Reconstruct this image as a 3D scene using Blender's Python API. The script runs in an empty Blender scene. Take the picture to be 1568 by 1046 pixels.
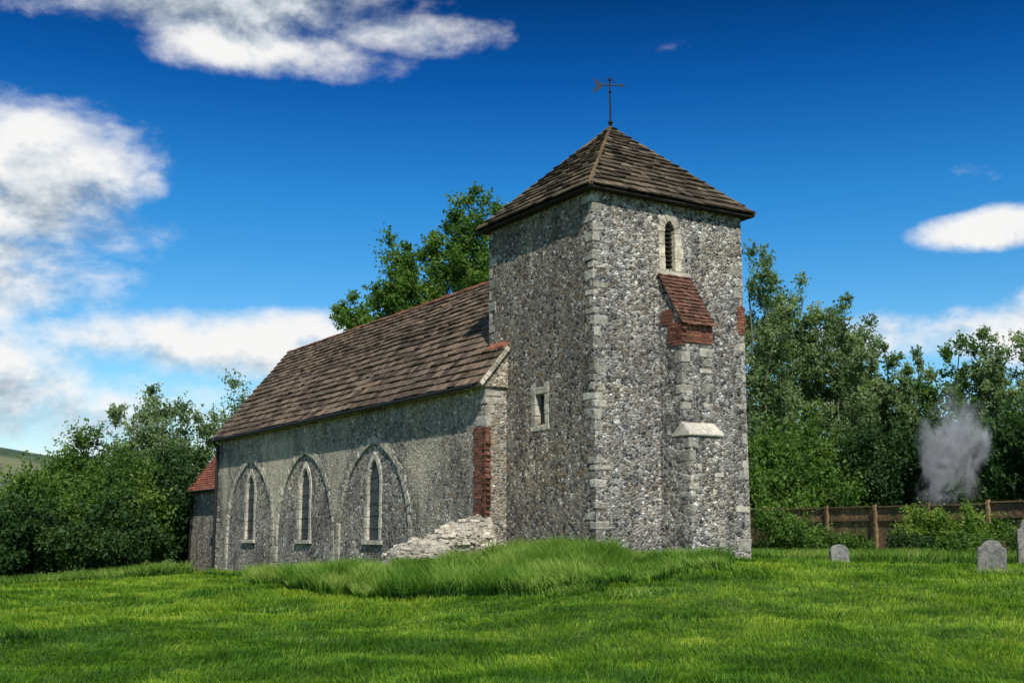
import bpy, bmesh, math, random
import numpy as np
from mathutils import Vector, Matrix, noise as mnoise
random.seed(7); rng=np.random.default_rng(11)
scene=bpy.context.scene
scene.view_settings.view_transform='Standard'
scene.view_settings.look='None'
scene.view_settings.exposure=0
ROT=math.radians(32.2)
CX,CY=2.015,28.5

# ---------------------------------------------------------------- node helper
class NT:
    def __init__(s,nt): s.nt=nt; s.n=nt.nodes; s.l=nt.links
    def new(s,t,**k):
        nd=s.n.new(t)
        for a,b in k.items(): setattr(nd,a,b)
        return nd
    def set(s,sock,v):
        if isinstance(v,bpy.types.NodeSocket): s.l.new(v,sock)
        else: sock.default_value=v
    def math(s,op,a,b=None,c=None,clamp=False):
        nd=s.new('ShaderNodeMath',operation=op,use_clamp=clamp)
        s.set(nd.inputs[0],a)
        if b is not None: s.set(nd.inputs[1],b)
        if c is not None: s.set(nd.inputs[2],c)
        return nd.outputs[0]
    def mix(s,f,a,b,bt='MIX'):
        nd=s.new('ShaderNodeMix',data_type='RGBA',blend_type=bt)
        s.set(nd.inputs[0],f)
        for i,v in ((6,a),(7,b)):
            if isinstance(v,tuple) and len(v)==3: v=(*v,1)
            s.set(nd.inputs[i],v)
        return nd.outputs[2]
    def ramp(s,f,stops,interp='LINEAR'):
        nd=s.new('ShaderNodeValToRGB'); r=nd.color_ramp; r.interpolation=interp
        while len(r.elements)<len(stops): r.elements.new(0.5)
        for e,(p,c) in zip(r.elements,stops):
            e.position=p
            if not isinstance(c,tuple): c=(c,c,c)
            e.color=(*c,1)
        s.set(nd.inputs[0],f); return nd.outputs[0]
    def noise(s,vec,scale,detail=4,rough=.55,dist=0):
        nd=s.new('ShaderNodeTexNoise')
        s.set(nd.inputs['Vector'],vec)
        nd.inputs['Scale'].default_value=scale; nd.inputs['Detail'].default_value=detail
        nd.inputs['Roughness'].default_value=rough; nd.inputs['Distortion'].default_value=dist
        return nd.outputs['Fac']
    def sstep(s,v,a,b):
        nd=s.new('ShaderNodeMapRange',interpolation_type='SMOOTHSTEP')
        s.set(nd.inputs[0],v); nd.inputs[1].default_value=a; nd.inputs[2].default_value=b
        return nd.outputs[0]
def mat(name):
    m=bpy.data.materials.new(name); m.use_nodes=True
    t=NT(m.node_tree); b=t.n['Principled BSDF']; b.inputs['Roughness'].default_value=.9
    b.inputs['Specular IOR Level'].default_value=.25
    return m,t,b
def bump(t,b,h,st,dist):
    nd=t.new('ShaderNodeBump'); nd.inputs['Strength'].default_value=st; nd.inputs['Distance'].default_value=dist
    t.set(nd.inputs['Height'],h); t.l.new(nd.outputs[0],b.inputs['Normal'])
def objco(t,scale=(1,1,1)):
    tc=t.new('ShaderNodeTexCoord'); mp=t.new('ShaderNodeMapping'); mp.inputs['Scale'].default_value=scale
    t.l.new(tc.outputs['Object'],mp.inputs[0]); return mp.outputs[0]

def flint_mat(name,sc=8.5,mortar=(.40,.375,.33),cover=.5,tint=(1,1,1),warm=.3,patches=False,bst=1.0,weather=1.0):
    m,t,b=mat(name)
    co=objco(t,(1,1,1.3))
    nz=t.new('ShaderNodeTexNoise'); nz.inputs['Scale'].default_value=6; nz.inputs['Detail'].default_value=4
    t.l.new(co,nz.inputs['Vector'])
    vm=t.new('ShaderNodeVectorMath',operation='MULTIPLY_ADD'); t.l.new(nz.outputs['Color'],vm.inputs[0])
    vm.inputs[1].default_value=(.2,.2,.2); t.l.new(co,vm.inputs[2]); cv=vm.outputs[0]
    v1=t.new('ShaderNodeTexVoronoi'); v1.inputs['Scale'].default_value=sc; t.l.new(cv,v1.inputs['Vector'])
    v2=t.new('ShaderNodeTexVoronoi',feature='DISTANCE_TO_EDGE'); v2.inputs['Scale'].default_value=sc; t.l.new(cv,v2.inputs['Vector'])
    v3=t.new('ShaderNodeTexVoronoi'); v3.inputs['Scale'].default_value=sc*2.3; t.l.new(cv,v3.inputs['Vector'])
    sep=t.new('ShaderNodeSeparateColor'); t.l.new(v1.outputs['Color'],sep.inputs[0])
    sep3=t.new('ShaderNodeSeparateColor'); t.l.new(v3.outputs['Color'],sep3.inputs[0])
    rv=t.math('MULTIPLY_ADD',sep.outputs[0],.72,t.math('MULTIPLY',sep3.outputs[0],.28))
    stops=[(.0,(.020,.022,.026)),(.22,(.05,.053,.060)),(.40,(.115,.117,.12)),(.56,(.23,.225,.215)),(.72,(.42,.41,.38)),(.9,(.80,.79,.74))]
    # drift of tone: some areas mostly dark flint, others mostly white
    drift=t.noise(objco(t,(1,1,.8)),1.1,6,.65,.5)
    rv=t.math('ADD',rv,t.math('MULTIPLY',t.math('SUBTRACT',drift,.5),.75*weather),clamp=True)
    stone=t.ramp(rv,stops)
    brown=t.mix(t.math('MULTIPLY',t.sstep(sep.outputs[1],.62,.85),warm),stone,(.30,.21,.12))
    fine=t.noise(co,26,5,.75)
    brown=t.mix(1,brown,t.ramp(fine,[(.3,.45),(.7,1.5)]),'MULTIPLY')
    n1=t.noise(co,.9,6,.62); n2=t.noise(co,2.2,7,.68)
    thr=t.math('MULTIPLY_ADD',n1,.30,-.09+.1*(cover-.5))
    thr=t.math('ADD',thr,t.math('MULTIPLY',t.math('SUBTRACT',nz.outputs['Fac'],.5),.22))
    mm=t.math('SUBTRACT',thr,v2.outputs['Distance']); mm=t.sstep(mm,-.05,.05)
    mm=t.math('MAXIMUM',mm,t.math('MULTIPLY',t.sstep(n2,.66-cover*.22,.76-cover*.2),.8))
    mort=t.mix(t.sstep(t.noise(co,9,6,.75),.3,.7),tuple(c*.48 for c in mortar),tuple(min(1,c*1.35) for c in mortar))
    col=t.mix(mm,brown,mort)
    big=t.noise(objco(t,(1,1,.7)),.55,5,.6,.4)
    col=t.mix(1,col,t.ramp(big,[(.3,(.60,.60,.61)),(.5,(1,1,1)),(.7,(1.3,1.24,1.1))]),'MULTIPLY')
    if patches:
        o2=objco(t); sx=t.new('ShaderNodeSeparateXYZ'); t.l.new(o2,sx.inputs[0])
        nn=t.noise(o2,1.6,7,.7)
        for (yc,st,z0,z1) in ((19.5,1,-.3,3.9),(13.9,.75,.8,3.2),(7.7,.6,.6,3.0),(25.2,.6,1.0,3.2),(16.5,.4,2.6,3.9)):
            dy=t.math('ABSOLUTE',t.math('SUBTRACT',sx.outputs[1],yc))
            wd=t.math('MULTIPLY_ADD',t.math('SUBTRACT',sx.outputs[2],z0),.42,.15)
            q=t.math('ADD',t.math('SUBTRACT',wd,dy),t.math('MULTIPLY',t.math('SUBTRACT',nn,.5),2.0))
            q=t.math('MULTIPLY',t.sstep(q,-.1,.15),t.math('SUBTRACT',1,t.sstep(t.math('MULTIPLY_ADD',nn,1.0,sx.outputs[2]),z1,z1+.5)))
            q=t.math('MULTIPLY',q,t.sstep(sx.outputs[2],z0-.2,z0+.4))
            col=t.mix(t.math('MULTIPLY',q,st*.9),col,t.mix(t.sstep(t.noise(o2,7,7,.75),.3,.7),(.36,.31,.22),(.86,.79,.62)))
    stain=t.noise(objco(t,(1,1,.22)),1.6,6,.65)
    col=t.mix(1,col,t.ramp(stain,[(.3,(.55,.53,.50)),(.5,(1,1,1)),(.8,(1.15,1.12,1.05))]),'MULTIPLY')
    lich=t.sstep(t.noise(co,1.9,8,.72),.57,.68)
    col=t.mix(t.math('MULTIPLY',lich,.4),col,(.28,.225,.11))
    col=t.mix(1,col,(*tint,1),'MULTIPLY')
    t.l.new(col,b.inputs['Base Color'])
    h=t.math('MINIMUM',v2.outputs['Distance'],.28)
    h=t.math('MULTIPLY_ADD',fine,.16,h)
    h=t.math('MULTIPLY_ADD',sep.outputs[2],.12,h)
    h=t.math('MULTIPLY_ADD',n2,.5,h)
    bump(t,b,h,bst,.15)
    return m
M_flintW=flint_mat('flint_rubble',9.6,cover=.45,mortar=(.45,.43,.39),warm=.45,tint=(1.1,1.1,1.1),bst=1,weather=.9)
M_flintS=flint_mat('flint_side_shaded',10.2,mortar=(.36,.325,.27),cover=.62,warm=.85,bst=.95,tint=(.92,.90,.87))  # browner flint; the south face's dimmer light is also put into the tint
M_nave=flint_mat('nave_render',9.5,mortar=(.47,.425,.35),cover=.76,warm=.85,patches=True,tint=(1.0,.985,.96),bst=.85)
M_infill=flint_mat('arch_infill_flint',10,mortar=(.42,.385,.32),cover=.62,warm=.7,bst=.85)

def stone_mat(name,c0,c1,rnd=.35,sc=6,lichen=(.3,.26,.13),bst=.6,lich=.5):
    m,t,b=mat(name); co=objco(t)
    g=t.new('ShaderNodeNewGeometry')
    n=t.noise(co,sc,8,.68)
    col=t.mix(t.sstep(n,.3,.7),c0,c1)
    r=t.math('MULTIPLY_ADD',g.outputs['Random Per Island'],rnd*2,1-rnd)
    cr=t.new('ShaderNodeCombineColor'); 
    for i in range(3): t.l.new(r,cr.inputs[i])
    col=t.mix(1,col,cr.outputs[0],'MULTIPLY')
    col=t.mix(t.math('MULTIPLY',t.sstep(t.noise(co,2.4,8,.72),.53,.68),lich),col,lichen)
    bigm=t.noise(objco(t,(1,1,.6)),.6,6,.65,.5)
    col=t.mix(1,col,t.ramp(bigm,[(.3,(.68,.68,.66)),(.5,(1,1,1)),(.72,(1.3,1.25,1.15))]),'MULTIPLY')
    sp=t.sstep(t.noise(co,16,5,.75),.6,.72)
    col=t.mix(t.math('MULTIPLY',sp,.45),col,tuple(min(1,c*1.5) for c in c1))
    dk=t.sstep(t.noise(co,11,6,.75),.56,.68)
    col=t.mix(t.math('MULTIPLY',dk,.5),col,tuple(c*.45 for c in c0))
    t.l.new(col,b.inputs['Base Color']); bump(t,b,n,bst,.05)
    return m
M_quoin=stone_mat('quoin_limestone',(.20,.185,.155),(.48,.45,.38),.42,bst=1)
M_vous=stone_mat('voussoir_limestone',(.28,.25,.20),(.58,.53,.43),.28,bst=.8)
M_pale=stone_mat('pale_dressed_stone',(.32,.29,.235),(.60,.56,.47),.15)
M_grave=stone_mat('weathered_headstone',(.09,.09,.08),(.26,.25,.225),.2,9)
M_slab=stone_mat('stone_slab_roof',(.060,.042,.028),(.18,.13,.088),.6,5,lichen=(.24,.19,.11))
M_slabT=stone_mat('tower_slab_roof',(.045,.036,.026),(.14,.105,.07),.55,5,lichen=(.17,.13,.045))
M_red=stone_mat('terracotta_tile',(.17,.055,.035),(.30,.115,.07),.3,8,lichen=(.15,.095,.055))
M_redd=stone_mat('weathered_red_tile',(.09,.045,.032),(.17,.082,.055),.4,8,lichen=(.10,.08,.045))
M_brick=stone_mat('old_red_brick',(.13,.052,.034),(.24,.10,.064),.4,10,lichen=(.16,.10,.065))
M_hip=stone_mat('hip_mortar',(.08,.06,.035),(.19,.13,.06),.3,8,lichen=(.24,.13,.04))
M_wood=stone_mat('fence_wood',(.13,.085,.045),(.30,.20,.11),.35,9,lichen=(.14,.12,.06),bst=.3)
def simple(name,c,r=.6,metal=0):
    m,t,b=mat(name); n=t.noise(objco(t),12,4)
    t.l.new(t.mix(n,tuple(x*.7 for x in c),tuple(x*1.3 for x in c)),b.inputs['Base Color'])
    b.inputs['Roughness'].default_value=r; b.inputs['Metallic'].default_value=metal; return m
M_iron=simple('black_iron',(.018,.018,.02),.5)
M_dark=simple('dark_louvre_wood',(.03,.026,.022),.8)  # even dark brown, for the louvres and the tower roof body
M_mortar=simple('brick_mortar',(.17,.14,.11),.95)
def glass_mat():
    m,t,b=mat('leaded_glass'); co=objco(t)
    sp=t.new('ShaderNodeSeparateXYZ'); t.l.new(co,sp.inputs[0])
    a=t.math('ADD',sp.outputs[1],t.math('MULTIPLY',sp.outputs[2],.7)); c=t.math('SUBTRACT',sp.outputs[1],t.math('MULTIPLY',sp.outputs[2],.7))
    def ln(v): return t.math('LESS_THAN',t.math('ABSOLUTE',t.math('SUBTRACT',t.math('FRACT',t.math('MULTIPLY',v,7)),.5)),.09)
    l=t.math('MAXIMUM',ln(a),ln(c))
    n=t.noise(co,3,3)
    gl=t.mix(n,(.02,.024,.03),(.06,.07,.08))
    t.l.new(t.mix(l,gl,(.012,.012,.012)),b.inputs['Base Color'])
    t.l.new(t.math('MULTIPLY_ADD',l,.5,.3),b.inputs['Roughness'])
    b.inputs['Specular IOR Level'].default_value=.4
    bump(t,b,t.noise(co,6,2),.5,.05); return m
M_glass=glass_mat()

# ---------------------------------------------------------------- mesh helpers
def make(name,V,F,mats,idx=None,parent=None,bevel=0,smooth=False):
    me=bpy.data.meshes.new(name); me.from_pydata([tuple(v) for v in V],[],F)
    bm=bmesh.new(); bm.from_mesh(me); 
    bmesh.ops.recalc_face_normals(bm,faces=bm.faces); bm.to_mesh(me); bm.free()
    if not isinstance(mats,(list,tuple)): mats=[mats]
    for m in mats: me.materials.append(m)
    if idx: me.polygons.foreach_set('material_index',idx)
    if smooth: me.polygons.foreach_set('use_smooth',[True]*len(me.polygons))
    ob=bpy.data.objects.new(name,me); scene.collection.objects.link(ob)
    if parent: ob.parent=parent
    if bevel:
        md=ob.modifiers.new('b','BEVEL'); md.width=bevel; md.segments=1; md.limit_method='ANGLE'
    return ob
class B:  # box soup
    def __init__(s): s.V=[]; s.F=[]
    def hexa(s,p,j=0):
        k=len(s.V)
        for v in p: s.V.append(tuple(c+random.uniform(-j,j) for c in v))
        s.F+= [(k,k+3,k+2,k+1),(k+4,k+5,k+6,k+7),(k,k+1,k+5,k+4),(k+1,k+2,k+6,k+5),(k+2,k+3,k+7,k+6),(k+3,k,k+4,k+7)]
    def box(s,a,b,j=0):
        x0,y0,z0=a;x1,y1,z1=b
        s.hexa([(x0,y0,z0),(x1,y0,z0),(x1,y1,z0),(x0,y1,z0),(x0,y0,z1),(x1,y0,z1),(x1,y1,z1),(x0,y1,z1)],j)
    def tube(s,p0,p1,r0,r1,n=8):
        p0=Vector(p0);p1=Vector(p1);d=(p1-p0).normalized()
        u=d.orthogonal().normalized();w=d.cross(u);k=len(s.V)
        for p,r in((p0,r0),(p1,r1)):
            for i in range(n):
                a=2*math.pi*i/n; s.V.append(tuple(p+u*math.cos(a)*r+w*math.sin(a)*r))
        for i in range(n): s.F.append((k+i,k+(i+1)%n,k+n+(i+1)%n,k+n+i))
        s.F.append(tuple(k+i for i in range(n))); s.F.append(tuple(k+n+i for i in range(n)))
    def prism(s,pts,P,d0,d1):
        k=len(s.V);n=len(pts)
        for d in(d0,d1):
            for a,b in pts: s.V.append(P(a,b,d))
        s.F.append(tuple(range(k,k+n))); s.F.append(tuple(range(k+n,k+2*n)))
        for i in range(n): s.F.append((k+i,k+(i+1)%n,k+n+(i+1)%n,k+n+i))
    def make(s,name,m,parent=None,**k): return make(name,s.V,s.F,m,parent=parent,**k)

church=bpy.data.objects.new('stone_church',None); scene.collection.objects.link(church)
church.location=(CX,CY,0); church.rotation_euler=(0,0,ROT)
NW=-.65; NL0=4.07; NL1=26.3
PS=lambda a,b,d:(NW-d,a,b)      # nave south wall
PT=lambda a,b,d:(-d,a,b)        # tower south
PW=lambda a,b,d:(a,-d,b)        # tower west
def arch_side(a,h,t,n,zs):
    R=(h*h+a*a)/(2*a); off=R-a; r=R-t
    th=math.acos(off/r); return [(-off+r*math.cos(th*k/n), zs+r*math.sin(th*k/n)) for k in range(n+1)]
def profile(c,a,zs,h,zb,t=0,n=10):
    s=arch_side(a,h,t,n,zs)
    right=[(c+(a-t),zb)]+[(c+x,z) for x,z in s]
    left=[(c-x,z) for x,z in reversed(s[:-1])]+[(c-(a-t),zb)]
    return right+left
def ring(bx,P,c,a,zs,h,zb,t,narc,legh,d0,d1,j=.008,rag=0):
    o=arch_side(a,h,0,narc,zs); i=arch_side(a,h,t,narc,zs)
    nl=max(1,int(round((zs-zb)/legh)))
    for sg in(1,-1):
        segs=[]
        for k in range(nl):
            z0=zb+(zs-zb)*k/nl; z1=zb+(zs-zb)*(k+1)/nl; e=random.choice([0,.06,-.03])if t>.12 else 0
            segs.append(((a-t,z0),(a+e,z0),(a+e,z1),(a-t,z1)))
        for k in range(narc):
            f=random.uniform(-.3,.25)*rag
            def ex(p,q): return (q[0]+(q[0]-p[0])*f,q[1]+(q[1]-p[1])*f)
            segs.append((i[k],ex(i[k],o[k]),ex(i[k+1],o[k+1]),i[k+1]))
        for q in segs:
            m=[sum(p[0] for p in q)/4,sum(p[1] for p in q)/4]
            q=[(m[0]+(p[0]-m[0])*.97,m[1]+(p[1]-m[1])*.97) for p in q]
            dd=d1+random.uniform(0,.012)
            bx.hexa([P(c+sg*x,z,d0) for x,z in q]+[P(c+sg*x,z,dd) for x,z in q],j)
def boolean(ob,cut,name='c'):
    c=cut.make(name,M_infill,parent=church)
    md=ob.modifiers.new('bool','BOOLEAN'); md.operation='DIFFERENCE'; md.solver='EXACT'; md.object=c
    bpy.context.view_layer.update()
    dg=bpy.context.evaluated_depsgraph_get(); me=bpy.data.meshes.new_from_object(ob.evaluated_get(dg))
    ob.modifiers.clear(); ob.data=me; bpy.data.objects.remove(c)

# ---- nave
b=B(); b.box((NW,NL0,-2.4),(5.65,NL1,4.05)); nave=b.make('nave_walls',[M_nave,M_infill,M_quoin],church)
arches=[11.05,16.7,22.3]
AA,AH,AZ=2.76,3.2,.0
c=B()
for ac in arches: c.prism(profile(ac,AA,AZ,AH,-2.3,.15,14),PS,.1,-.05)
boolean(nave,c)
c=B()
for ac in arches: c.prism(profile(ac,.5,1.65,1.0,-.12),PS,.2,-.42)
boolean(nave,c)
me=nave.data
me.materials.clear(); me.materials.append(M_nave); me.materials.append(M_infill)
for p in me.polygons:
    p.material_index = 1 if (abs(p.center.x-(NW+.05))<.012 and p.normal.x<-.9) else 0
b=B()
for ac in arches: ring(b,PS,ac,AA,AZ,AH,-2.2,.27,19,.3,-.12,.006,.015,rag=1)
b.make('blind_arch_voussoirs',M_vous,church,bevel=.02)
b=B()
for ac in arches:
    ring(b,PS,ac,.62,1.68,1.0,-.1,.2,4,.36,-.14,-.035,.004)
    b.box(PS(ac-.7,-.24,-.3),PS(ac+.7,-.11,.03),.006)
b.make('lancet_window_surrounds',M_pale,church,bevel=.012)
b=B()
for ac in arches: b.prism(profile(ac,.47,1.66,.92,-.1),PS,-.125,-.138)
b.make('leaded_windows',M_glass,church)
b=B()
for ac in arches:
    for z in (.25,.65,1.05,1.45,1.85): b.box(PS(ac-.4,z,-.12),PS(ac+.4,z+.02,-.105))
b.make('window_bars',M_iron,church)
# quoins
def quoins(bx,cx,cy,sx,sy,z0,z1,skip=.12,pr=.008,L=(.42,.2)):
    z=z0;k=0
    while z<z1-.12:
        h=random.uniform(.16,.34); h=min(h,z1-z)
        a,c2=(L if k%2 else L[::-1]); a*=random.uniform(.6,1.2); c2*=random.uniform(.6,1.2)
        if random.random()>skip:
            pp=pr+random.uniform(-.004,.006)
            x0,x1=sorted((cx-sx*pp,cx+sx*a)); y0,y1=sorted((cy-sy*pp,cy+sy*c2))
            bx.box((x0,y0,z+.015),(x1,y1,z+h-.02),.018)
        z+=h;k+=1
b=B()
quoins(b,0,0,1,1,-1.2,8.6); quoins(b,5,0,-1,1,-1.2,5.3,.25); quoins(b,5,0,-1,1,6.1,8.6,.25); quoins(b,0,5,1,-1,4.5,8.6,.25)
quoins(b,NW,NL0,1,1,2.95,4.0,0,L=(.5,.5)); quoins(b,NW,NL0,1,1,-1.4,.55,.1); quoins(b,NW,NL1,1,-1,-2,4.0,.2)
b.make('corner_quoins',M_quoin,church,bevel=.02)
def bricks(bx,mo,P,a0,a1,b0,b1,d=.02,dep=.1,rag=0):
    bb=b0;r=0
    while bb<b1:
        a=a0-(.11 if r%2 else 0)
        e0=a0-random.uniform(0,rag); e1=a1+random.uniform(0,rag)
        while a<e1:
            s0=max(a,e0);s1=min(a+.215,e1)
            if s1-s0>.04:
                p=P(s0,bb,-dep);q=P(s1,bb+.065,d+random.uniform(-.004,.006))
                lo=tuple(min(x,y) for x,y in zip(p,q));hi=tuple(max(x,y) for x,y in zip(p,q)); bx.box(lo,hi,.003)
            a+=.227
        bb+=.077;r+=1
    p=P(a0,b0,-dep);q=P(a1,b1,d-.012)
    mo.box(tuple(min(x,y) for x,y in zip(p,q)),tuple(max(x,y) for x,y in zip(p,q)))
bk=B();mo=B()
PNW=lambda a,b,d:(a,NL0-d,b)
bricks(bk,mo,PS,NL0-.02,NL0+.55,.55,2.93,.02,rag=.12)
bricks(bk,mo,PNW,NW-.015,NW+.12,.55,2.93,.018,rag=.05)
bricks(bk,mo,PW,4.78,5.0,5.35,6.05,.015,rag=.1)
# ---- tower
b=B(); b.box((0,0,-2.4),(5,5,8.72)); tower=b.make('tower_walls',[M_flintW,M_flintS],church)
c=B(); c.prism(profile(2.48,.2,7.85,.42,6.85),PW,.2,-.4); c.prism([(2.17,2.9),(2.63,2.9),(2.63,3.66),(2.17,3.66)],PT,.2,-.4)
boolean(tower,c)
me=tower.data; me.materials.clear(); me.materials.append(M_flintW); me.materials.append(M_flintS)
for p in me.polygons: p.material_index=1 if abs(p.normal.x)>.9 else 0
b=B(); ring(b,PW,2.48,.40,7.82,.62,6.8,.24,4,.3,-.3,.014,.008); b.box(PW(2.0,6.62,-.3),PW(2.96,6.79,.05),.006)
for (a0,a1,z0,z1) in ((2.0,2.2,2.85,3.7),(2.6,2.82,2.85,3.7)):
    z=z0
    while z<z1: b.box(tuple(min(x,y) for x,y in zip(PT(a0,z,-.3),PT(a1,z+.26,.012))),tuple(max(x,y) for x,y in zip(PT(a0,z,-.3),PT(a1,z+.27,.012))),.01); z+=.28
b.box((-.015,1.98,3.68),(.3,2.85,3.86),.008); b.box((-.02,1.98,2.72),(.3,2.85,2.86),.008)
b.make('tower_window_surrounds',M_vous,church,bevel=.012)
b=B()
z=6.87
while z<8.15: b.hexa([PW(2.26,z,-.27),PW(2.70,z,-.27),PW(2.70,z-.02,-.1),PW(2.26,z-.02,-.1),PW(2.26,z+.1,-.32),PW(2.70,z+.1,-.32),PW(2.70,z+.01,-.1),PW(2.26,z+.01,-.1)]); z+=.12
b.make('belfry_louvres',M_dark,church)
b=B(); b.box((.16,2.1,2.85),(.18,2.7,3.7)); b.box((.12,2.38,2.88),(.15,2.42,3.68)); b.make('tower_slit_window',M_glass,church)
# buttress
bt=B()
w0,w1=2.07,3.05
def but(q,z0,z1,e=0): bt.box((w0-e,-q,z0),(w1+e,.15,z1))
but(1.12,-2.3,2.42,.05)
but(.86,2.4,5.28)
bt.hexa([(w0,-.86,5.26),(w1,-.86,5.26),(w1,.1,5.26),(w0,.1,5.26),(w0,-.86,5.3),(w1,-.86,5.3),(w1,.1,6.66),(w0,.1,6.66)])
bt.make('tower_buttress',M_flintW,church)
b=B()
e=.07
b.hexa([(w0-e,-1.17,2.44),(w1+e,-1.17,2.44),(w1+e,-.4,2.44),(w0-e,-.4,2.44),(w0-e,-1.17,2.52),(w1+e,-1.17,2.52),(w1+.03,-.82,2.82),(w0-.03,-.82,2.82)],.012)
b.make('buttress_weathering',M_pale,church,bevel=.03)
b=B()
for (cx,sx) in((w0,1),(w1,-1)):
    quoins(b,cx,-.86,sx,1,2.85,4.75,.12,L=(.36,.22))
    quoins(b,cx-sx*.05,-1.12,sx,1,-1.3,2.4,.3,L=(.34,.22))
b.make('buttress_quoins',M_quoin,church,bevel=.02)
PBF=lambda a,bb,d:(a,-.86-d,bb); PBL=lambda a,bb,d:(w0-d,a,bb)
bricks(bk,mo,PBF,w0-.02,w1+.02,4.8,5.3,.03)
bricks(bk,mo,PBL,-.88,-.45,4.72,5.3,.03,rag=.1)
bricks(bk,mo,PBL,-.55,-.1,5.3,5.62,.02)
bk.make('red_brick_repairs',M_brick,church); mo.make('brick_mortar_bed',M_mortar,church)
# projecting rubble stump of demolished aisle wall: core plus some loose stones
nx=60; V=[];F=[]
def stump_top(s): return .56-1.0*s-.06*math.sin(s*13)
for i in range(nx+1):
    s=i/nx; d=-.1+2.7*s; zt=stump_top(s)
    prof=[(3.5,-2),(3.62,zt-.9),(3.72,zt-.55),(3.8,zt-.3),(3.95,zt-.1),(4.15,zt),(4.4,zt+.04),(4.6,zt+.02),(4.8,zt-.05),(4.98,zt-.25),(5.1,-2)]
    for (l,z) in prof:
        n=mnoise.noise(Vector((d*1.6,l*1.6,z*1.6)))*.18+mnoise.noise(Vector((d*5,l*5,z*5)))*.09+mnoise.noise(Vector((d*13,l*13,z*13)))*.05
        V.append((NW-d+n*.5,l+n,z+n*.9))
core=list(V)
for i in range(nx):
    for j in range(10):
        k=i*11+j; F.append((k,k+1,k+12,k+11))
F.append(tuple(range(11))); F.append(tuple(nx*11+q for q in range(11)))
make('ruined_wall_stump',V,F,flint_mat('stump_rubble',7,mortar=(.58,.52,.42),cover=1.15,warm=.6,bst=1,weather=.5),parent=church)
b=B()
for _ in range(170):
    i=random.randrange(nx); j=random.randrange(1,9); p=Vector(core[i*11+j]).lerp(Vector(core[(i+1)*11+j+1]),random.random())
    if p.z<-1.1: continue
    s=random.uniform(.03,.085); M3=Matrix.Rotation(random.uniform(0,6),3,'Z')@Matrix.Rotation(random.uniform(-.6,.6),3,'X')
    pts=[p+M3@Vector((x*s*1.3,y*s,z*s*.55)) for z in(-1,1) for x,y in((-1,-1),(1,-1),(1,1),(-1,1))]
    b.hexa([tuple(q) for q in pts],s*.3)
b.make('ruined_wall_stones',M_vous,church,bevel=.015)

# ---- roofs
def slabs(bx,O,U,S,N,L0,L1,slope,e0,e1,wmin,wmax,th,over=1.3,jit=.02):
    O,U,S,N=map(Vector,(O,U,S,N)); s=0
    while s<slope-.03:
        f=s/slope; ex=(e0+(e1-e0)*f)*random.uniform(.88,1.12); ex=min(ex,slope-s+.02)
        l=L0(s);r=L1(s);
        a=l-random.uniform(0,wmax*.5)
        wf=1-.3*f
        while a<r:
            w=random.uniform(wmin,wmax)*wf; a2=a+w
            s0=s-random.uniform(0,jit); s1=s+ex*over
            t=th*random.uniform(.6,1.5); lift=.012+random.uniform(0,.018)
            def cl(x,ss): return min(max(x,L0(ss)),L1(ss))
            if cl(a2,s0)-cl(a,s0)>.03:
                g=.006
                def pt(x,ss,n): return O+U*cl(x,ss)+S*ss+N*n
                ls=random.uniform(-.02,.02)
                s1c=min(s1,slope)
                sag=.05*mnoise.noise(O*.3+U*(a*.35)+S*(s*.6)) if slope>2 else 0
                bx.hexa([pt(a+g,s0,lift+.02+sag),pt(a2-g,s0+ls,lift+.02+sag),pt(a2-g,s1c,-.01+sag),pt(a+g,s1c,-.01+sag),
                         pt(a+g,s0,lift+.02+t+sag),pt(a2-g,s0+ls,lift+.02+t+sag),pt(a2-g,s1c,.02+sag),pt(a+g,s1c,.02+sag)],.003)
            a=a2
        s+=ex
EX,EZ=-.93,4.08; RX,RZ=2.5,8.2
th=math.atan2(RZ-EZ,RX-EX); SL=math.hypot(RZ-EZ,RX-EX)
b=B()
slabs(b,(EX,NL0-.14,EZ),(0,1,0),(math.cos(th),0,math.sin(th)),(-math.sin(th),0,math.cos(th)),lambda s:0,lambda s:NL1-NL0+.3,SL,.36,.18,.25,.75,.042)
slabs(b,(5-EX,NL0-.14,EZ),(0,1,0),(-math.cos(th),0,math.sin(th)),(math.sin(th),0,math.cos(th)),lambda s:0,lambda s:NL1-NL0+.3,SL,.5,.4,.6,1,.04)
b.make('nave_roof_slabs',M_slab,church)
b=B(); b.prism([(EX+.06,EZ-.06),(EX+.06,EZ+.0),(RX,RZ-.08),(5-EX-.06,EZ+.0),(5-EX-.06,EZ-.06)],lambda a,bb,d:(a,d,bb),NL0-.08,NL1+.12)
b.make('nave_roof_body',M_nave,church)
b=B()
for k in range(9):
    s0=k*.155;s1=s0+.15
    p=lambda s,n,y:(EX+math.cos(th)*s-math.sin(th)*n,y,EZ+math.sin(th)*s+math.cos(th)*n)
    b.hexa([p(s0,-.1,NL0-.18),p(s1,-.1,NL0-.18),p(s1,-.1,NL0-.02),p(s0,-.1,NL0-.02),p(s0,.02,NL0-.18),p(s1,.02,NL0-.18),p(s1,.02,NL0-.02),p(s0,.02,NL0-.02)],.008)
b.make('verge_stones',M_quoin,church,bevel=.01)
b=B()
for k in range(4): b.hexa([(-.17,4.0+.22*k,5.13),(-.01,4.0+.22*k,5.22),(-.01,4.2+.22*k,5.22),(-.17,4.2+.22*k,5.13),(-.17,4.0+.22*k,5.17),(-.01,4.0+.22*k,5.33),(-.01,4.2+.22*k,5.33),(-.17,4.2+.22*k,5.17)],.008)
y=NL0+.95
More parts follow.
